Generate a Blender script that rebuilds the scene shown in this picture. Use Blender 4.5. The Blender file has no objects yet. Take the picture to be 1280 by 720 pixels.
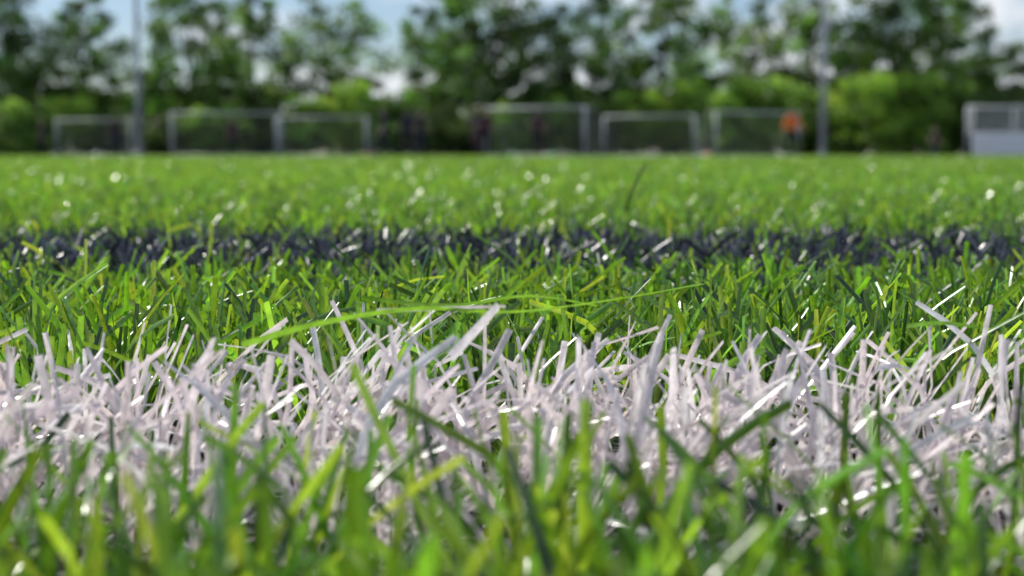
import bpy, bmesh, math, random
import numpy as np
from mathutils import Vector, Matrix
rng=np.random.default_rng(23); random.seed(7)
S=bpy.context.scene; COL=S.collection
PI=math.pi; R=math.radians
F=2133.0; HY=193.5; CZ=0.05
def wx(px,d): return (px-640)/F*d
def wz(py,d): return CZ-(py-HY)/F*d

# ---------------- helpers
def tag(o,label=None,cat=None,group=None,kind=None):
    if label: o['label']=label
    if cat: o['category']=cat
    if group: o['group']=group
    if kind: o['kind']=kind
    return o
def empty(name,loc,rz=0):
    o=bpy.data.objects.new(name,None); COL.objects.link(o); o.location=loc; o.rotation_euler=(0,0,rz); o.empty_display_size=.2; return o
def link(name,me,parent=None):
    o=bpy.data.objects.new(name,me); COL.objects.link(o); o.parent=parent; return o
def copy_tree(o,parent=None):
    c=o.copy(); COL.objects.link(c); c.parent=parent
    for ch in list(o.children): copy_tree(ch,c)
    return c
def npmesh(name,V,Q,mat,col=None,smooth=True):
    me=bpy.data.meshes.new(name); k=Q.shape[1]
    me.vertices.add(len(V)); me.vertices.foreach_set('co',V.astype(np.float32).ravel())
    me.loops.add(Q.size); me.loops.foreach_set('vertex_index',Q.astype(np.int32).ravel())
    me.polygons.add(len(Q)); me.polygons.foreach_set('loop_start',np.arange(0,Q.size,k,dtype=np.int32))
    me.update(calc_edges=True)
    if smooth: me.polygons.foreach_set('use_smooth',np.ones(len(Q),dtype=bool))
    if col is not None:
        a=me.color_attributes.new('Col','FLOAT_COLOR','POINT')
        c4=np.ones((len(V),4),np.float32); c4[:,:3]=col; a.data.foreach_set('color',c4.ravel())
    me.materials.append(mat); return me
class MB:
    def __init__(s): s.v=[]; s.f=[]
    def tube(s,pts,rad,n=8,cap=True):
        pts=[Vector(p) for p in pts]
        if not hasattr(rad,'__len__'): rad=[rad]*len(pts)
        b=len(s.v); ref=None
        for i,p in enumerate(pts):
            t=(pts[min(i+1,len(pts)-1)]-pts[max(i-1,0)]).normalized()
            if ref is None: ref=Vector((0,0,1)) if abs(t.z)<.9 else Vector((1,0,0))
            u=t.cross(ref).normalized(); w=t.cross(u)
            for k in range(n):
                a=2*PI*k/n; s.v.append(tuple(p+(u*math.cos(a)+w*math.sin(a))*rad[i]))
        for i in range(len(pts)-1):
            for k in range(n):
                k2=(k+1)%n; s.f.append((b+i*n+k,b+i*n+k2,b+(i+1)*n+k2,b+(i+1)*n+k))
        if cap:
            s.f.append(tuple(b+k for k in range(n))); s.f.append(tuple(b+(len(pts)-1)*n+k for k in range(n)))
    def box(s,c,d):
        b=len(s.v)
        for x in(-1,1):
            for y in(-1,1):
                for z in(-1,1): s.v.append((c[0]+x*d[0]/2,c[1]+y*d[1]/2,c[2]+z*d[2]/2))
        for f in((0,1,3,2),(4,6,7,5),(0,4,5,1),(2,3,7,6),(0,2,6,4),(1,5,7,3)): s.f.append(tuple(b+i for i in f))
    def lathe(s,prof,n=20):
        b=len(s.v)
        for r,z in prof:
            for k in range(n): a=2*PI*k/n; s.v.append((r*math.cos(a),r*math.sin(a),z))
        for i in range(len(prof)-1):
            for k in range(n):
                k2=(k+1)%n; s.f.append((b+i*n+k,b+i*n+k2,b+(i+1)*n+k2,b+(i+1)*n+k))
    def build(s,name,mat,parent=None,smooth=False,bevel=0):
        me=bpy.data.meshes.new(name); me.from_pydata(s.v,[],s.f)
        bm=bmesh.new(); bm.from_mesh(me); bmesh.ops.recalc_face_normals(bm,faces=bm.faces)
        if bevel: bmesh.ops.bevel(bm,geom=bm.edges[:],offset=bevel,segments=2,affect='EDGES')
        bm.to_mesh(me); bm.free()
        if smooth:
            for p in me.polygons: p.use_smooth=True
        me.materials.append(mat); return link(name,me,parent)

# ---------------- materials
def newmat(name):
    m=bpy.data.materials.new(name); m.use_nodes=True; return m,m.node_tree,m.node_tree.nodes['Principled BSDF']
def simple(name,c,rough=.5,metal=0,var=.15,scale=8,spec=.5):
    m,nt,p=newmat(name); n=nt.nodes.new('ShaderNodeTexNoise'); n.inputs['Scale'].default_value=scale; n.inputs['Detail'].default_value=5
    tc=nt.nodes.new('ShaderNodeTexCoord'); nt.links.new(tc.outputs['Object'],n.inputs['Vector'])
    r=nt.nodes.new('ShaderNodeValToRGB'); r.color_ramp.elements[0].position=.3; r.color_ramp.elements[1].position=.7
    r.color_ramp.elements[0].color=(*[x*(1-var) for x in c],1); r.color_ramp.elements[1].color=(*[min(1,x*(1+var)) for x in c],1)
    nt.links.new(n.outputs['Fac'],r.inputs['Fac']); nt.links.new(r.outputs['Color'],p.inputs['Base Color'])
    p.inputs['Roughness'].default_value=rough; p.inputs['Metallic'].default_value=metal; p.inputs['Specular IOR Level'].default_value=spec
    return m
def leafmat(name,rough,trans,tcol=(1,1,1),spec=.5,noise=None):
    m,nt,p=newmat(name); a=nt.nodes.new('ShaderNodeAttribute'); a.attribute_name='Col'
    src=a.outputs['Color']
    if noise:
        tc=nt.nodes.new('ShaderNodeTexCoord'); n=nt.nodes.new('ShaderNodeTexNoise'); n.inputs['Scale'].default_value=noise; n.inputs['Detail'].default_value=4
        nt.links.new(tc.outputs['Object'],n.inputs['Vector'])
        mr=nt.nodes.new('ShaderNodeMapRange'); mr.inputs[1].default_value=.3; mr.inputs[2].default_value=.7; mr.inputs[3].default_value=.7; mr.inputs[4].default_value=1.25
        nt.links.new(n.outputs['Fac'],mr.inputs[0])
        vm=nt.nodes.new('ShaderNodeVectorMath'); vm.operation='SCALE'; nt.links.new(src,vm.inputs[0]); nt.links.new(mr.outputs[0],vm.inputs['Scale']); src=vm.outputs[0]
        mr2=nt.nodes.new('ShaderNodeMapRange'); mr2.inputs[1].default_value=.3; mr2.inputs[2].default_value=.7; mr2.inputs[3].default_value=rough*.6; mr2.inputs[4].default_value=rough*1.4
        nt.links.new(n.outputs['Fac'],mr2.inputs[0]); nt.links.new(mr2.outputs[0],p.inputs['Roughness'])
    nt.links.new(src,p.inputs['Base Color']); p.inputs['Specular IOR Level'].default_value=spec
    if not noise: p.inputs['Roughness'].default_value=rough
    t=nt.nodes.new('ShaderNodeBsdfTranslucent'); mx=nt.nodes.new('ShaderNodeMixShader')
    mm=nt.nodes.new('ShaderNodeMix'); mm.data_type='RGBA'; mm.blend_type='MULTIPLY'; mm.inputs[0].default_value=1
    nt.links.new(src,mm.inputs[6]); mm.inputs[7].default_value=(*tcol,1); nt.links.new(mm.outputs[2],t.inputs['Color'])
    mx.inputs[0].default_value=trans; nt.links.new(p.outputs[0],mx.inputs[1]); nt.links.new(t.outputs[0],mx.inputs[2])
    nt.links.new(mx.outputs[0],nt.nodes['Material Output'].inputs['Surface']); return m
M_green=leafmat('green_fibre',.27,.36,(1.8,1.5,.8),1.0,500)
M_white=leafmat('white_fibre',.27,.35,(1.08,1.03,1.02),.9,500)
M_navy=leafmat('navy_fibre',.30,.1,(1,1,1),1.0,500)
M_leaf=leafmat('tree_leaf',.5,.42,(1.6,1.6,.8))
M_bark=simple('bark',(.09,.07,.05),.9,0,.4,12)
M_post=simple('white_painted_metal',(.55,.58,.59),.5)
M_net=simple('net_cord',(.6,.62,.62),.8)
M_grey=simple('galvanised_metal',(.5,.53,.55),.45,.2)
M_skin=simple('skin',(.45,.28,.2),.55); M_skin2=simple('darker_skin',(.2,.12,.08),.55)
M_hair=simple('hair',(.025,.018,.014),.7)
M_dk=simple('navy_kit',(.018,.02,.045),.8); M_blk=simple('black_kit',(.012,.012,.016),.8); M_mar=simple('maroon_kit',(.06,.015,.03),.8)
M_or=simple('orange_top',(1.0,.2,.02),.7); M_boot=simple('boot_leather',(.03,.03,.03),.4); M_eye=simple('eye',(.02,.02,.02),.2)
M_orc=simple('orange_plastic',(.85,.16,.02),.4); M_grc=simple('green_plastic',(.05,.5,.2),.4); M_bench=simple('bench_plastic',(.1,.12,.2),.4)
M_wpanel=simple('white_panel',(.92,.93,.94),.4,0,.03)
m,nt,p=newmat('clear_panel'); p.inputs['Base Color'].default_value=(.75,.8,.8,1); p.inputs['Roughness'].default_value=.25; p.inputs['Alpha'].default_value=.12
M_clear=m
m,nt,p=newmat('black_rubber_infill'); tc=nt.nodes.new('ShaderNodeTexCoord')
v=nt.nodes.new('ShaderNodeTexVoronoi'); v.inputs['Scale'].default_value=700; nt.links.new(tc.outputs['Object'],v.inputs['Vector'])
r=nt.nodes.new('ShaderNodeValToRGB'); r.color_ramp.elements[0].color=(.006,.006,.007,1); r.color_ramp.elements[1].color=(.03,.028,.026,1)
nt.links.new(v.outputs['Color'],r.inputs['Fac']); nt.links.new(r.outputs['Color'],p.inputs['Base Color'])
b=nt.nodes.new('ShaderNodeBump'); b.inputs['Strength'].default_value=.8; b.inputs['Distance'].default_value=.001
nt.links.new(v.outputs['Distance'],b.inputs['Height']); nt.links.new(b.outputs['Normal'],p.inputs['Normal']); p.inputs['Roughness'].default_value=.7
M_infill=m
M_meadow=simple('meadow',(.05,.09,.02),.9,0,.4,.5)
M_gran=simple('rubber_granule',(.016,.016,.018),.55,0,.4,300)

# ---------------- ground
def sheet(name,x0,x1,y0,y1,z,mat,label,cat):
    me=bpy.data.meshes.new(name); me.from_pydata([(x0,y0,z),(x1,y0,z),(x1,y1,z),(x0,y1,z)],[],[(0,1,2,3)]); me.materials.append(mat)
    return tag(link(name,me),label,cat,None,'structure')
sheet('pitch',-70,70,-5,101,0,M_infill,'artificial turf pitch bed of black rubber infill','pitch')
sheet('ground',-900,900,-300,1500,-.02,M_meadow,'rough grass ground beyond the pitch','ground')

# ---------------- turf fibres
def blades(x,y,H,w,az,th0,curl,phi,twist,segs,col,vshape=.22,tip=.75,kink=None):
    n=len(x); P=np.zeros((n,segs+1,3))
    a=np.stack([np.cos(az),np.sin(az),0*az],1); bb=np.stack([-np.sin(az),np.cos(az),0*az],1); zz=np.array([0,0,1.])
    T=np.zeros((n,segs+1,3))
    for s in range(segs+1):
        u=s/segs; th=th0+curl*u
        if kink is not None: th=th+kink*(u>.5)
        th=np.clip(th,-1.9,1.9)
        T[:,s]=a*np.sin(th)[:,None]+zz*np.cos(th)[:,None]
        if s>0: P[:,s]=P[:,s-1]+.5*(T[:,s]+T[:,s-1])/segs
    zm=P[:,:,2].max(1); sc=H/np.maximum(zm,.72)
    P*=sc[:,None,None]; P[:,:,0]+=x[:,None]; P[:,:,1]+=y[:,None]
    P[:,:,2]=np.maximum(P[:,:,2],.0008); P[:,0,2]=-.001
    k=3 if vshape else 2
    V=np.zeros((n,segs+1,k,3))
    for s in range(segs+1):
        N=np.cross(T[:,s],bb); ph=phi+twist*s/segs
        wv=bb*np.cos(ph)[:,None]+N*np.sin(ph)[:,None]; nv=np.cross(T[:,s],wv)
        hw=(w*.5*(1-(1-tip)*(s/segs)**2))[:,None]
        V[:,s,0]=P[:,s]-wv*hw; V[:,s,-1]=P[:,s]+wv*hw
        if k==3: V[:,s,1]=P[:,s]+nv*hw*vshape*2
    base=(np.arange(n)*(segs+1)*k)[:,None,None]
    s_=np.arange(segs)[None,:,None]; j=np.arange(k-1)[None,None,:]
    i0=base+s_*k+j
    Q=np.stack([i0,i0+1,i0+k+1,i0+k],-1).reshape(-1,4)
    C=np.repeat(col,(segs+1)*k,axis=0)
    return V.reshape(-1,3),Q,C
def hsvvar(base,n,sv,sh=.1):
    b=np.array(base)[None]; g=rng.lognormal(0,sv,n)[:,None]; t=rng.normal(0,sh,(n,3)); return np.clip(b*g*(1+t),.002,.9)
WF,WB=.196,.268; NF,NB=.455,.63
def edge(x,k): return .004*np.sin(x*31+k)+.003*np.sin(x*83+k*2)
def zone(x,y):
    z=np.zeros(len(x),int); z[(y>WF+edge(x,0))&(y<WB+edge(x,1))]=1
    j=rng.normal(0,.013,len(x)); z[(y+j>NF+edge(x,2))&(y+j<NB+edge(x,3))&(rng.random(len(x))>.13)]=2; return z
parts={0:[],1:[],2:[]}
def add(x,y,w0,segs,vs,az=None):
    z=zone(x,y)
    for k in (0,1,2):
        s=z==k; n=s.sum()
        if n==0: continue
        X=x[s]; Y=y[s]; A=az[s] if az is not None else rng.uniform(0,2*PI,n)
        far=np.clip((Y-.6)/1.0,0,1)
        if k==0:
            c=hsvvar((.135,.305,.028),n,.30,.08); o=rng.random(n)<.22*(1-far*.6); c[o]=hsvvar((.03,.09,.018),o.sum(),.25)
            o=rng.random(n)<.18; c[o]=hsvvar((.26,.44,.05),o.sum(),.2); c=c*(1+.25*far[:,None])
            H=np.clip(rng.normal(.0226,.0027,n),.012,.031); th=np.abs(rng.normal(.30,.26,n)); cu=rng.normal(.3,.38,n); kk=rng.normal(0,.28,n)
            H[(Y>.38)&(Y<.46)]*=.95; nr=Y<.175; H[nr]*=.95; th[nr]+=.10
        elif k==1:
            c=hsvvar((.88,.81,.815),n,.07,.015)
            H=np.clip(rng.normal(.0212,.0027,n),.011,.0275); th=np.abs(rng.normal(.48,.30,n)); cu=rng.normal(.35,.5,n); kk=rng.normal(.1,.5,n)
            m_=rng.random(n)<.4; A[m_]=rng.normal(.1,.8,m_.sum())
        else:
            c=hsvvar((.026,.029,.048),n,.35,.08); o=rng.random(n)<.3; c[o]=hsvvar((.11,.115,.16),o.sum(),.25)
            H=np.clip(rng.normal(.0222,.0026,n),.012,.030); th=np.abs(rng.normal(.3,.27,n)); cu=rng.normal(.3,.4,n); kk=rng.normal(0,.35,n)
        W=(w0 if np.isscalar(w0) else w0[s])*np.clip(rng.normal(1.05,.2,n),.5,1.6)*(.95 if k==1 else 1)
        tw=rng.normal(0,1.3,n)*(1+far*1.2)
        parts[k].append(blades(X,Y,H,W*np.ones(n),A,th,cu,rng.uniform(-1.5,1.5,n),tw,segs,c,vs,kink=kk))
gx,gy=.0125,.0115; TX=[];TY=[]
yy=.02
while yy<1.1:
    half=.5*yy+.24; nx=int(2*half/gx); xs=-half+gx*np.arange(nx)+rng.normal(0,.0026,nx); TX.append(xs); TY.append(np.full(nx,yy)+rng.normal(0,.0026,nx)); yy+=gy
TX=np.concatenate(TX); TY=np.concatenate(TY); K=10
ang=rng.uniform(0,2*PI,(len(TX),K)); rr=rng.uniform(.0004,.0021,(len(TX),K))
X=(TX[:,None]+rr*np.cos(ang)).ravel(); Y=(TY[:,None]+rr*np.sin(ang)).ravel(); A=(ang+rng.normal(0,.7,ang.shape)).ravel()
pk=np.where(Y<.170,.78,np.where(Y<.196,.22,np.where(Y<.268,.88,1.0)))
keep=rng.random(len(Y))<pk; X=X[keep];Y=Y[keep];A=A[keep]
add(X,Y,.00105,6,.22,az=A)
n0=50000; nf=int(n0*math.log(96/1.08)*1.15)
d=1.08*np.exp(rng.random(nf)*math.log(96/1.08)); half=.5*d+.3; X=rng.uniform(-1,1,nf)*half
add(X,d,.00112*(d/1.08)**.78,4,0,)
names={0:('green_turf',M_green,'green artificial grass fibres covering the pitch','artificial grass'),
1:('white_line_turf',M_white,'white fibre stripe across the turf in the foreground','pitch line'),
2:('navy_line_turf',M_navy,'dark navy fibre stripe across the turf beyond the white one','pitch line')}
for k,(nm,mt,lb,ct) in names.items():
    off=0; VV=[];QQ=[];CC=[]
    for V,Q,C in parts[k]: VV.append(V); QQ.append(Q+off); CC.append(C); off+=len(V)
    tag(link(nm,npmesh(nm,np.concatenate(VV),np.concatenate(QQ),mt,np.concatenate(CC))),lb,ct,None,'stuff')
bm=bmesh.new(); bmesh.ops.create_icosphere(bm,subdivisions=1,radius=1); iv=np.array([v.co[:] for v in bm.verts]); it=np.array([[v.index for v in f.verts] for f in bm.faces]); bm.free()
ng=9000; gyv=.05+.75*rng.random(ng)**.7; gxv=rng.uniform(-1,1,ng)*(.42*gyv+.12)
sz=rng.uniform(.0005,.0012,(ng,1,1))*rng.uniform(.6,1.3,(ng,1,3)); V=iv[None]*sz*rng.uniform(.75,1.25,(ng,len(iv),1)); V[:,:,0]+=gxv[:,None]; V[:,:,1]+=gyv[:,None]; V[:,:,2]+=rng.uniform(0,.0025,ng)[:,None]
Q=(it[None]+(np.arange(ng)*len(iv))[:,None,None]).reshape(-1,3)
tag(link('rubber_granules',npmesh('rubber_granules',V.reshape(-1,3),Q,M_gran,smooth=False)),'loose black rubber crumbs between the turf fibres','rubber crumb',None,'stuff')

def strand(pts,w,mat,c,label,roll=.6):
    P=[Vector((wx(a,dd),dd,wz(b,dd))) for a,b,dd in pts]
    out=[]
    for i in range(len(P)-1):
        p0=P[max(i-1,0)];p1=P[i];p2=P[i+1];p3=P[min(i+2,len(P)-1)]
        for k in range(6):
            t=k/6; out.append(.5*((2*p1)+(p2-p0)*t+(2*p0-5*p1+4*p2-p3)*t*t+(3*p1-3*p2+p3-p0)*t**3))
    out.append(P[-1]); V=[];Q=[]
    for i,p in enumerate(out):
        t=(out[min(i+1,len(out)-1)]-out[max(i-1,0)]).normalized(); u=t.cross(Vector((0,1,0))).normalized(); n=t.cross(u)
        a=roll+i*.04; wv=u*math.cos(a)+n*math.sin(a); nv=t.cross(wv)
        V+= [p-wv*w/2,p+nv*w*.2,p+wv*w/2]
        if i:
            b=3*i; Q+=[(b-3,b-2,b+1,b),(b-2,b-1,b+2,b+1)]
    V=np.array([v[:] for v in V]); return tag(link('loose_fibre',npmesh('loose_fibre',V,np.array(Q),mat,np.tile(np.array(c),(len(V),1)))),label,'turf fibre')
strand([(300,432,.228),(400,404,.232),(520,386,.238),(640,390,.243),(760,375,.255),(880,354,.272)],.0010,M_green,(.17,.40,.03),'longest loose green fibre arching over the back edge of the white stripe',.4)
strand([(452,372,.265),(560,382,.25),(660,370,.25),(745,382,.262)],.0008,M_green,(.14,.34,.03),'shorter loose green fibre crossing beneath the longest one',.5)
strand([(470,389,.240),(540,386,.240),(632,383,.240)],.0009,M_white,(.6,.6,.57),'pale loose fibre lying level along the back edge of the white stripe')
strand([(562,448,.226),(590,418,.230),(622,383,.234)],.0015,M_white,(.88,.85,.85),'broad white fibre slanting up at the middle of the white stripe',.3)
strand([(1135,408,.245),(1180,404,.247),(1228,410,.247)],.0009,M_green,(.1,.26,.03),'short loose green fibre over the white stripe at the right')
strand([(782,262,.60),(790,238,.6),(806,205,.605)],.0016,M_green,(.03,.06,.02),'single tall dark fibre standing above the far turf')

# ---------------- trees & shrubs
def crown(name,centres,rads,nper,leaf,cols,flat=.8):
    nc=len(centres); n=nc*nper
    c=np.repeat(centres,nper,axis=0); r=np.repeat(rads,nper)
    dv=rng.normal(size=(n,3)); dv/=np.linalg.norm(dv,axis=1)[:,None]; rad=r*rng.random(n)**.5
    p=c+dv*rad[:,None]*np.array([1,1,flat])
    u=rng.normal(size=(n,3)); u/=np.linalg.norm(u,axis=1)[:,None]; w=np.cross(u,rng.normal(size=(n,3))); w/=np.linalg.norm(w,axis=1)[:,None]
    s=(leaf*rng.uniform(.6,1.4,n))[:,None]
    V=np.stack([p-u*s*.5,p+w*s*.3,p+u*s*.5,p-w*s*.3],1).reshape(-1,3); V[:,2]=np.maximum(V[:,2],.02)
    Q=np.arange(4*n).reshape(-1,4)
    cc=np.repeat(cols,nper,axis=0)*rng.lognormal(0,.22,n)[:,None]
    return npmesh(name,V,Q,M_leaf,np.repeat(cc,4,axis=0),False)
def make_tree(H,W,nc,nper,base,low=.12,cr=.34):
    root=empty('broadleaf_tree',(0,0,0)); C=[];Rr=[]
    while len(C)<nc:
        q=rng.uniform(-1,1,3); l=np.linalg.norm(q*np.array([1,1,.85]))
        if l>1 or l<.2: continue
        zc=low+(1-low)*.5
        wid=W*(1-.25*max(0,q[2])) ; C.append((q[0]*wid,q[1]*wid,H*(zc+q[2]*(1-low)*.5))); Rr.append(rng.uniform(.4,1.0)*W*cr)
    C=np.array(C); Rr=np.array(Rr)
    cols=np.array(base)[None]*rng.lognormal(0,.42,nc)[:,None]*(1+rng.normal(0,.08,(nc,3)))
    mb=MB(); tp=[(0,0,-.1)]+[(rng.normal(0,.06)*k,rng.normal(0,.06)*k,H*.82*k/6) for k in range(1,7)]
    mb.tube(tp,[.2,.17,.14,.11,.08,.05,.02],8)
    for i in rng.choice(nc,min(nc,22),replace=False):
        e=Vector(C[i]); k=min(5,max(1,int(e.z/H/.82*6*.6))); a=Vector(tp[k]); mid=a.lerp(e,.5)+Vector((0,0,-.3)); mb.tube([a,mid,e],[.06,.035,.012],5)
    mb.build('trunk',M_bark,root,True)
    link('crown',crown('crown',C,Rr,nper,.27,np.clip(cols,.005,.4)),root)
    return root
protoT=[make_tree(11,4.0,120,115,(.062,.130,.026),.06,.31),make_tree(10.5,3.0,98,92,(.088,.17,.034),.06,.34),make_tree(10.3,2.9,80,72,(.115,.20,.05),.06,.34),make_tree(10.8,3.3,100,100,(.072,.145,.03),.06,.34)]
used=set()
def place(proto,idx,key,loc,rz,sc,label,cat,group):
    if (key,idx) in used: o=copy_tree(proto)
    else: o=proto; used.add((key,idx))
    o.location=loc; o.rotation_euler=(0,0,rz); o.scale=sc; tag(o,label,cat,group); return o
trees=[(8,0,-35,75,108,'dark tall tree at the far left edge of the picture'),
(108,3,-5,58,112,'tall tree just left of the left floodlight mast'),
(240,1,-25,66,108,'tall tree just right of the left floodlight mast'),
(318,3,-20,60,114,'dense tree above the gap between second and third goal'),
(415,2,-10,68,109,'loose open tree above the third goal from the left'),
(552,3,-12,56,113,'slender loose tree left of the darkest central tree'),
(618,0,-50,88,108,'broad darkest tree at the centre above the fourth goal'),
(735,3,-15,64,110,'dense tree above the gap right of the fourth goal'),
(828,1,-20,66,108,'light open tree above the fifth goal'),
(930,2,-12,62,112,'thin open tree above the sixth goal with sky beneath'),
(1012,2,-20,56,109,'narrow open tree behind the right floodlight mast'),
(1110,0,-45,90,107,'broad tall tree right of the right floodlight mast'),
(1188,1,-15,60,112,'tall tree overlapping the broad one near the right edge'),
(1262,1,58,58,109,'lower tree above the team shelter at the right edge')]
TH=[11,10.5,10.3,10.8]; TW=[4,3,2.9,3.3]
for px,i,ty,hw,dd,lb in trees:
    H=(HY-ty)/F*dd; W=hw/F*dd*1.05; place(protoT[i],i,'t',(wx(px,dd),dd,-.02),rng.uniform(0,6.28),(W/TW[i],W/TW[i],H/TH[i]),lb,'tree','trees behind the pitch')
def make_bush(H,W,nc,nper,base):
    root=empty('shrub',(0,0,0)); C=[];Rr=[]
    for _ in range(nc):
        a=rng.uniform(0,6.28); z=rng.uniform(.06,.88); r=W*math.sqrt(max(.1,1-(z-.35)**2*1.8))*rng.random()**.5*.85
        C.append((r*math.cos(a),r*math.sin(a),z*H)); Rr.append(rng.uniform(.4,.8))
    C=np.array(C); cols=np.array(base)[None]*rng.lognormal(0,.35,nc)[:,None]
    mb=MB()
    for i in range(12):
        e=Vector(C[i]); mb.tube([(rng.normal(0,.1),rng.normal(0,.1),-.05),e*.5+Vector((0,0,.2)),e],[.05,.03,.01],5)
    mb.build('stem',M_bark,root,True); link('foliage',crown('foliage',C,np.array(Rr),nper,.2,np.clip(cols,.005,.5)),root); return root
BH,BW=3.8,2.0
protoB=[make_bush(BH,BW,50,115,(.23,.38,.065)),make_bush(BH,BW,50,115,(.15,.27,.055)),make_bush(BH,BW,50,115,(.075,.135,.032))]
bush=[(14,1,122,42,'mid green shrub at the far left edge'),(82,0,120,32,'yellow green shrub behind the leftmost goal'),(140,2,135,34,'dark shrub left of the left floodlight mast'),
(205,2,138,38,'dark shrub behind the left post of the second goal'),(268,1,132,42,'mid green shrub behind the middle of the second goal'),(330,2,130,38,'dark shrub between second and third goal'),
(385,1,118,34,'mid green shrub behind the third goal'),(436,0,100,32,'yellow green shrub above the right post of the third goal'),(497,1,122,42,'mid green shrub behind the person right of the third goal'),
(560,2,128,40,'dark shrub between third and fourth goal'),(628,1,128,40,'mid green shrub behind the left half of the fourth goal'),(690,1,120,38,'mid green shrub behind the right half of the fourth goal'),
(745,2,118,30,'dark shrub right of the fourth goal'),(792,0,112,30,'yellow green shrub behind the fifth goal'),(846,0,98,32,'taller green shrub above the right post of the fifth goal'),
(902,1,112,32,'mid green shrub behind the left post of the sixth goal'),(950,0,94,42,'bright shrub behind the middle of the sixth goal'),(1008,1,104,36,'green shrub just left of the right floodlight mast'),
(1075,0,92,46,'bright broad shrub just right of the right floodlight mast'),(1135,0,88,44,'bright tall shrub midway between right mast and team shelter'),(1186,1,98,34,'green shrub beside the team shelter'),(1245,2,108,46,'dark shrub behind the team shelter')]
for j,(px,i,ty,hw,lb) in enumerate(bush):
    dd=101.8+1.2*(j%3); H=(HY-ty)/F*dd*1.04; W=hw/F*dd*1.25
    place(protoB[i],i,'b',(wx(px,dd),dd,-.02),rng.uniform(0,6.28),(W/BW,W/BW,H/BH),lb,'shrub','shrubs along the far side of the pitch')
nc=620; C=np.stack([rng.uniform(-48,48,nc),rng.uniform(118,124,nc),rng.uniform(.1,4.2,nc)],1)
tag(link('distant_thicket',crown('distant_thicket',C,rng.uniform(.8,1.5,nc),90,.45,np.clip(np.array([[.05,.095,.025]])*rng.lognormal(0,.35,nc)[:,None],.004,.25))),'dark thicket closing the view low behind the trees','thicket',None,'stuff')

# ---------------- goals
def make_goal():
    root=empty('football_goal',(0,0,0)); w,h,dp,dt=2.5,2.0,1.5,.7
    for s in(-1,1):
        m=MB(); m.tube([(s*w,0,0),(s*w,0,h)],.05,12); m.build('post',M_post,root,True)
        m=MB(); m.tube([(s*w,0,h),(s*w,dt,h),(s*w,dp,.04)],.018,8); m.tube([(s*w,.05,.04),(s*w,dp,.04)],.03,8); m.build('side_frame',M_grey,root,True)
    m=MB(); m.tube([(-w-.05,0,h),(w+.05,0,h)],.032,12); m.build('crossbar',M_post,root,True)
    m=MB(); m.tube([(-w,dp,.04),(w,dp,.04)],.03,8); m.tube([(-w,dt,h),(w,dt,h)],.015,8); m.build('back_frame',M_grey,root,True)
    m=MB(); r=.0014; c=.12
    n=int(2*w/c)
    for i in range(n+1):
        x=-w+2*w*i/n; m.tube([(x,0,h-.03),(x,dt,h-.03),(x,dp*.98,.06)],r,3,False)
    for j in range(17):
        t=j/16; y=dt+(dp-dt)*t; z=h-.03+(.06-h+.03)*t; m.tube([(-w,y-.02,z),(w,y-.02,z)],r,3,False)
    for j in range(6): m.tube([(-w,dt*j/6,h-.035),(w,dt*j/6,h-.035)],r,3,False)
    for s in(-1,1):
        for j in range(1,16):
            z=h*j/16; ym=dt+(dp-dt)*(1-z/h); m.tube([(s*w*.997,0,z),(s*w*.997,ym,z)],r,3,False)
        for j in range(1,13):
            y=dp*j/13; zt=h if y<dt else h*(1-(y-dt)/(dp-dt)); m.tube([(s*w*.993,y,.03),(s*w*.993,y,zt)],r,3,False)
    m.build('net',M_net,root); return root
g0=make_goal()
goals=[(118,95,-24,1,'leftmost goal, beside the left floodlight mast'),(284,80,8,1,'second goal from the left, right of the left mast'),(402,89,-16,1,'third goal from the left, overlapping its neighbour'),
(668,72.5,-36,1.02,'largest goal at the centre with people in front'),(810,86,-30,1,'fifth goal from the left, right of the centre one'),(946,79,33,1,'sixth goal from the left, with the person in orange')]
for i,(px,dd,rz,sc,lb) in enumerate(goals):
    o=g0 if i==0 else copy_tree(g0); o.location=(wx(px,dd),dd,0); o.rotation_euler=(0,0,R(rz)); o.scale=(sc,)*3; tag(o,lb,'goal','small white goals across the far side of the pitch')

# ---------------- floodlight masts
def make_mast():
    root=empty('floodlight_mast',(0,0,0))
    m=MB(); m.tube([(0,0,0),(0,0,5),(0,0,15)],[.17,.15,.09],14); m.build('mast',M_grey,root,True)
    m=MB(); m.box((0,0,.03),(.6,.6,.06)); m.build('base_plate',M_grey,root)
    m=MB(); m.box((0,0,14.9),(2.4,.1,.1)); m.build('crossarm',M_grey,root)
    for x in(-1,-.35,.35,1):
        m=MB(); m.box((x,-.16,15.0),(.5,.2,.36)); m.build('floodlight',M_wpanel,root,bevel=.02)
    return root
ms=make_mast()
for i,(px,dd,lb) in enumerate([(175,92,'grey floodlight mast on the left beside the leftmost goal'),(1027,92,'grey floodlight mast on the right beyond the sixth goal')]):
    o=ms if i==0 else copy_tree(ms); o.location=(wx(px,dd),dd,0); tag(o,lb,'floodlight','floodlight masts')

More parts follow.
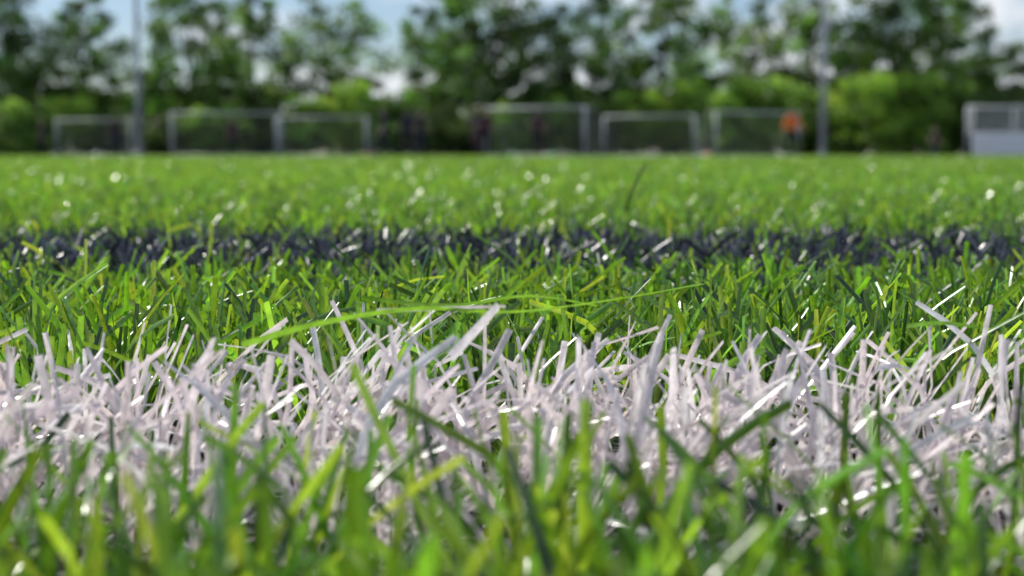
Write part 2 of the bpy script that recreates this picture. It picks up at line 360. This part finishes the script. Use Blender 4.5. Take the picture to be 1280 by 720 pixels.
# ---------------- team shelter
dd=77; sh=empty('team_shelter',(wx(1206,dd),dd,0)); tag(sh,'team shelter with clear panels above a white lower board at right edge','shelter')
L=4.2
m=MB()
for x in(0,L/2,L): m.tube([(x,0,0),(x,0,2.2)],.04,8); m.tube([(x,0,2.2),(x,-1.0,2.15)],.03,8); m.tube([(x,-1.0,0),(x,-1.0,2.15)],.03,8)
m.tube([(0,0,2.2),(L,0,2.2)],.04,8); m.tube([(0,-1,2.15),(L,-1,2.15)],.035,8); m.tube([(0,0,1.02),(L,0,1.02)],.03,8); m.build('frame',M_post,sh,True)
m=MB(); m.box((L/2,-.06,1.6),(L-.1,.012,1.1)); m.build('back_panel',M_clear,sh)
m=MB(); m.box((L/2,-.5,2.235),(L,1.0,.012)); m.build('roof_panel',M_clear,sh)
for x in(-.0,L):
    m=MB(); m.box((x,-.5,1.6),(.012,.9,1.05)); m.build('side_panel',M_clear,sh)
m=MB(); m.box((L/2,-1.06,.53),(L,.04,.94)); m.build('lower_board',M_wpanel,sh)
m=MB(); m.box((L/2,-.35,.46),(L-.3,.4,.05))
m.box((L/2,-.13,.75),(L-.3,.04,.4)); m.build('bench',M_bench,sh,bevel=.01)

# ---------------- marker cones
def make_cone(mat):
    root=empty('marker_cone',(0,0,0))
    m=MB(); m.lathe([(.15,0),(.15,.012),(.11,.02),(.028,.30),(.02,.31),(.0,.31)],20); m.build('body',mat,root,True)
    m=MB(); m.box((0,0,.008),(.3,.3,.016)); m.build('base',mat,root,bevel=.004); return root
for px,dd,mt,sc,lb in [(884,74,M_orc,.8,'orange cone at the left post of the sixth goal'),(640,70,M_grc,.7,'green cone below the left part of the central goal'),(690,70,M_grc,.7,'green cone below the right part of the central goal'),(460,78,M_orc,.6,'orange cone at the right post of the third goal'),(122,84,M_wpanel,.8,'white cone in front of the leftmost goal')]:
    o=make_cone(mt); o.location=(wx(px,dd),dd,0); o.scale=(sc,)*3; tag(o,lb,'cone')

# ---------------- people
bm=bmesh.new(); bmesh.ops.create_icosphere(bm,subdivisions=2,radius=1); BV=np.array([v.co[:] for v in bm.verts]); BT=np.array([[v.index for v in f.verts] for f in bm.faces]); bm.free()
class Blob:
    def __init__(s): s.c=[]; s.r=[]
    def ball(s,c,r): s.c.append(np.array(c,float)); s.r.append(np.array(r if hasattr(r,'__len__') else (r,)*3,float))
    def limb(s,a,b,ra,rb):
        a=np.array(a,float); b=np.array(b,float); ra=np.array(ra if hasattr(ra,'__len__') else (ra,)*3,float); rb=np.array(rb if hasattr(rb,'__len__') else (rb,)*3,float)
        n=max(3,int(np.linalg.norm(b-a)/(min(ra.min(),rb.min())*.45)))
        for i in range(n+1):
            t=i/n; s.ball(a+(b-a)*t,ra+(rb-ra)*t)
    def build(s,name,mat,parent,vox=.012):
        V=np.concatenate([BV*r+c for c,r in zip(s.c,s.r)]); T=np.concatenate([BT+i*len(BV) for i in range(len(s.c))])
        me=npmesh(name,V,T,mat); o=link(name,me,parent)
        md=o.modifiers.new('r','REMESH'); md.mode='VOXEL'; md.voxel_size=vox; md.use_smooth_shade=True
        sm=o.modifiers.new('s','SMOOTH'); sm.factor=.5; sm.iterations=2
        dg=bpy.context.evaluated_depsgraph_get(); me2=bpy.data.meshes.new_from_object(o.evaluated_get(dg)); o.modifiers.clear(); o.data=me2
        if not me2.materials: me2.materials.append(mat)
        return o
def lerp(a,b,t): return tuple(a[i]+(b[i]-a[i])*t for i in range(3))
def person(px,dd,hpx,yaw,pose,shirt,lower,long_leg,label,skin=M_skin,hair=M_hair,long_sleeve=False):
    sc=(hpx/F*dd)/1.75
    if pose=='sit': sc=1
    root=empty('person',(wx(px,dd),dd,0),yaw); root.scale=(sc,)*3
    tag(root,label,'person')
    hz=.92
    kn={'stand':[(-.1,.02,.49),(.1,0,.49)],'walk':[(-.1,.17,.50),(.1,-.06,.48)],'run':[(-.1,.30,.62),(.1,-.08,.48)],'wide':[(-.16,.04,.49),(.16,.03,.49)],'hips':[(-.12,.02,.49),(.13,0,.49)],'sit':[(-.12,.40,.50),(.12,.40,.50)]}[pose]
    an={'stand':[(-.1,-.01,.09),(.11,-.02,.09)],'walk':[(-.1,.24,.10),(.1,-.28,.13)],'run':[(-.1,.10,.30),(.1,-.22,.09)],'wide':[(-.22,0,.09),(.22,0,.09)],'hips':[(-.15,0,.09),(.18,.03,.09)],'sit':[(-.13,.38,.09),(.13,.42,.09)]}[pose]
    if pose=='sit': hz=.50
    lean={'run':.14,'walk':.05,'sit':.12}.get(pose,.0)
    up=lambda z:(0,lean*(z-.92)*1.6,z-.92+hz)
    hip=[(-.09,0,hz),(.09,0,hz)]; c=up(1.40); shd=[(-.175,c[1],c[2]),(.175,c[1],c[2])]
    def off(s,dx,dy,dz): return (s[0]+dx,s[1]+dy,s[2]+dz)
    el=[];wr=[]
    for i,sg in enumerate((-1,1)):
        s=shd[i]
        if pose in('stand',): e=off(s,sg*.05,-.02,-.28); w=off(e,sg*.01,.06,-.24)
        elif pose=='walk': e=off(s,sg*.05,.10*sg,-.26); w=off(e,0,.10+.05*sg,-.21)
        elif pose=='run': e=off(s,sg*.06,.14*sg-.04,-.22); w=off(e,-sg*.02,.20,.02+.08*sg)
        elif pose=='wide': e=off(s,sg*.14,0,-.24); w=off(e,sg*.06,.08,-.22)
        elif pose=='hips': e=off(s,sg*.17,-.05,-.23); w=off(e,-sg*.15,.08,-.17)
        else: e=off(s,sg*.05,.14,-.22); w=off(e,-sg*.05,.21,-.06)
        el.append(e); wr.append(w)
    B=Blob()
    for i in(0,1):
        B.limb(hip[i],kn[i],(.082,.088,.09),.054); B.limb(kn[i],an[i],.056,.037)
        a=an[i]; B.limb(off(a,0,-.03,-.045),off(a,0,.15,-.06),.034,.026)
        B.limb(shd[i],el[i],.05,.038); B.limb(el[i],wr[i],.038,.026)
        v=np.array(wr[i])-np.array(el[i]); v/=np.linalg.norm(v); side=np.cross(v,(0,0,1.)) if abs(v[2])<.8 else np.array([0,1.,0]); side-=v*side.dot(v); side/=np.linalg.norm(side)
        nn=np.cross(v,side); W=np.array(wr[i]); B.limb(W,W+v*.07,(.026,.026,.026),(.03,.03,.026))
        for k,(o_,ln) in enumerate([(-.03,.062),(-.010,.075),(.010,.070),(.030,.055)]):
            b0=W+v*.075+side*o_; b1=b0+v*ln*.5+nn*.006; b2=b1+v*ln*.5+nn*.016; B.limb(b0,b1,.0098,.009); B.limb(b1,b2,.009,.0082)
        b0=W+v*.03-side*.02; B.limb(b0,b0+v*.035-side*.035,.012,.010)
    B.limb(up(.90),up(1.02),(.15,.10,.09),(.135,.09,.08)); B.limb(up(1.02),up(1.24),(.135,.09,.08),(.155,.105,.09)); B.limb(up(1.24),up(1.38),(.155,.105,.09),(.14,.08,.06))
    B.limb(shd[0],shd[1],.052,.052); B.limb(up(1.42),up(1.53),.055,.05)
    h=up(1.625); B.ball(h,(.076,.092,.112)); B.ball(off(h,0,.025,-.06),(.052,.06,.05)); B.ball(off(h,0,.10,-.012),(.013,.018,.02)); B.ball(off(h,0,.092,-.055),(.024,.008,.007))
    for sg in(-1,1): B.ball(off(h,sg*.078,-.005,-.01),(.011,.018,.03))
    B.build('body',skin,root,.0095)
    for sg in(-1,1):
        E=Blob(); E.ball(off(h,sg*.031,.084,.008),.0115); V=BV*E.r[0]+E.c[0]; link('eye',npmesh('eye',V,BT,M_eye),root)
    Hh=Blob(); Hh.ball(off(h,0,-.022,.030),(.084,.090,.096)); Hh.ball(off(h,0,.03,.075),(.068,.062,.045)); Hh.build('hair',hair,root,.010)
    T=Blob(); T.limb(up(.88),up(1.02),(.168,.12,.06),(.155,.112,.08)); T.limb(up(1.02),up(1.24),(.155,.112,.08),(.172,.122,.09)); T.limb(up(1.24),up(1.39),(.172,.122,.09),(.15,.095,.058)); T.limb(shd[0],shd[1],.068,.068)
    for i in(0,1):
        T.limb(shd[i],el[i] if long_sleeve else lerp(shd[i],el[i],.75),.068,.056)
        if long_sleeve: T.limb(el[i],lerp(el[i],wr[i],.93),.054,.038)
    T.build('shirt',shirt,root)
    Sh=Blob(); Sh.limb(up(.86),up(.98),(.168,.122,.08),(.16,.112,.05))
    for i in(0,1):
        if long_leg: Sh.limb(hip[i],kn[i],(.10,.105,.10),.072); Sh.limb(kn[i],lerp(kn[i],an[i],.92),.072,.052)
        else: Sh.limb(hip[i],lerp(hip[i],kn[i],.72),(.104,.11,.10),.088)
    Sh.build('trousers' if long_leg else 'shorts',lower,root)
    for i in(0,1):
        a=an[i]; Bo=Blob(); Bo.limb(off(a,0,-.035,-.045),off(a,0,.06,-.05),.046,.042); Bo.limb(off(a,0,.06,-.05),off(a,0,.165,-.06),.042,.032); Bo.limb(a,off(a,0,0,-.03),.048,.05)
        Bo.build('boot',M_boot,root,.011)
        if not long_leg:
            K=Blob(); K.limb(lerp(kn[i],an[i],.25),a,.062,.045); K.build('sock',shirt,root)
    return root
person(55,80,44,2.6,'stand',M_blk,M_blk,True,'person in black standing left of the leftmost goal')
person(147,76,49,.4,'hips',M_blk,M_dk,True,'person in dark kit in front of the leftmost goal beside the mast')
person(292,75,48,3.1,'stand',M_mar,M_blk,True,'person in dark maroon top in front of the second goal')
person(482,68,60,1.2,'walk',M_dk,M_dk,True,'person in navy walking right of the third goal')
person(510,66,59,3.0,'wide',M_dk,M_blk,False,'left person of the close pair between third and central goal',M_skin2)
person(525,68,59,-.6,'wide',M_blk,M_dk,True,'right person of the close pair between third and central goal')
person(597,62,60,2.2,'run',M_dk,M_mar,True,'person running in front of the left end of the central goal')
person(607,65,59,3.3,'stand',M_mar,M_blk,True,'person in maroon top just behind the runner at the central goal')
person(672,65,56,.2,'hips',M_mar,M_blk,True,'person in maroon with hands on hips before the central goal')
person(989,66,60,3.4,'wide',M_or,M_blk,True,'person in bright orange top at the right of the sixth goal',long_sleeve=True)
s=person(1168,78,34,2.7,'sit',M_blk,M_blk,True,'person in black seated on a low stool left of the team shelter')
st=empty('stool',(wx(1168,78),78,0),2.7); tag(st,'low black stool beneath the seated person','stool')
m=MB(); m.tube([(0,-.02,.36),(0,-.02,.40)],.17,16); m.build('seat',M_blk,st)
for a in(.8,2.36,3.93,5.5):
    m=MB(); m.tube([(.16*math.cos(a),-.02+.16*math.sin(a),0),(.12*math.cos(a),-.02+.12*math.sin(a),.36)],.012,6); m.build('leg',M_grey,st)

# ---------------- light
az=R(-46); elv=R(42)
sd=Vector((math.sin(az)*math.cos(elv),math.cos(az)*math.cos(elv),math.sin(elv)))
lt=bpy.data.lights.new('sun','SUN'); lt.energy=5; lt.angle=R(.5); lt.color=(1,.95,.87)
so=bpy.data.objects.new('sun',lt); COL.objects.link(so); so.rotation_euler=(sd).to_track_quat('Z','Y').to_euler(); so.location=(0,0,20)
w=bpy.data.worlds.new('World'); S.world=w; w.use_nodes=True; nt=w.node_tree; bg=nt.nodes['Background']
sky=nt.nodes.new('ShaderNodeTexSky'); sky.sky_type='NISHITA'; sky.sun_disc=False; sky.sun_elevation=elv; sky.sun_rotation=az; sky.air_density=1.0; sky.dust_density=.3; sky.ozone_density=3
tint=nt.nodes.new('ShaderNodeMix'); tint.data_type='RGBA'; tint.blend_type='MULTIPLY'; tint.inputs[0].default_value=1; nt.links.new(sky.outputs['Color'],tint.inputs[6]); tint.inputs[7].default_value=(1,1.05,1.2,1)
tc=nt.nodes.new('ShaderNodeTexCoord'); mp=nt.nodes.new('ShaderNodeMapping'); mp.inputs['Scale'].default_value=(1,1,2.2); mp.inputs['Location'].default_value=(.3,.1,.2)
nz=nt.nodes.new('ShaderNodeTexNoise'); nz.inputs['Scale'].default_value=9; nz.inputs['Detail'].default_value=8; nz.inputs['Roughness'].default_value=.55
nt.links.new(tc.outputs['Generated'],mp.inputs[0]); nt.links.new(mp.outputs[0],nz.inputs['Vector'])
rp=nt.nodes.new('ShaderNodeValToRGB'); rp.color_ramp.elements[0].position=.48; rp.color_ramp.elements[1].position=.62
nt.links.new(nz.outputs['Fac'],rp.inputs['Fac'])
mx=nt.nodes.new('ShaderNodeMix'); mx.data_type='RGBA'; nt.links.new(rp.outputs['Color'],mx.inputs[0]); nt.links.new(tint.outputs[2],mx.inputs[6]); mx.inputs[7].default_value=(11.2,11.6,12.2,1)
nt.links.new(mx.outputs[2],bg.inputs['Color']); bg.inputs['Strength'].default_value=.08

# ---------------- camera
cd=bpy.data.cameras.new('camera'); cam=bpy.data.objects.new('camera',cd); COL.objects.link(cam); S.camera=cam
cd.sensor_width=36; cd.lens=60; cd.clip_start=.005; cd.clip_end=3000
pitch=math.atan((360-HY)/F); cam.location=(0,0,CZ); cam.rotation_euler=(PI/2-pitch,0,0)
cd.dof.use_dof=True; cd.dof.focus_distance=.295; cd.dof.aperture_fstop=29
S.view_settings.view_transform='Standard'; S.view_settings.look='None'; S.view_settings.exposure=0
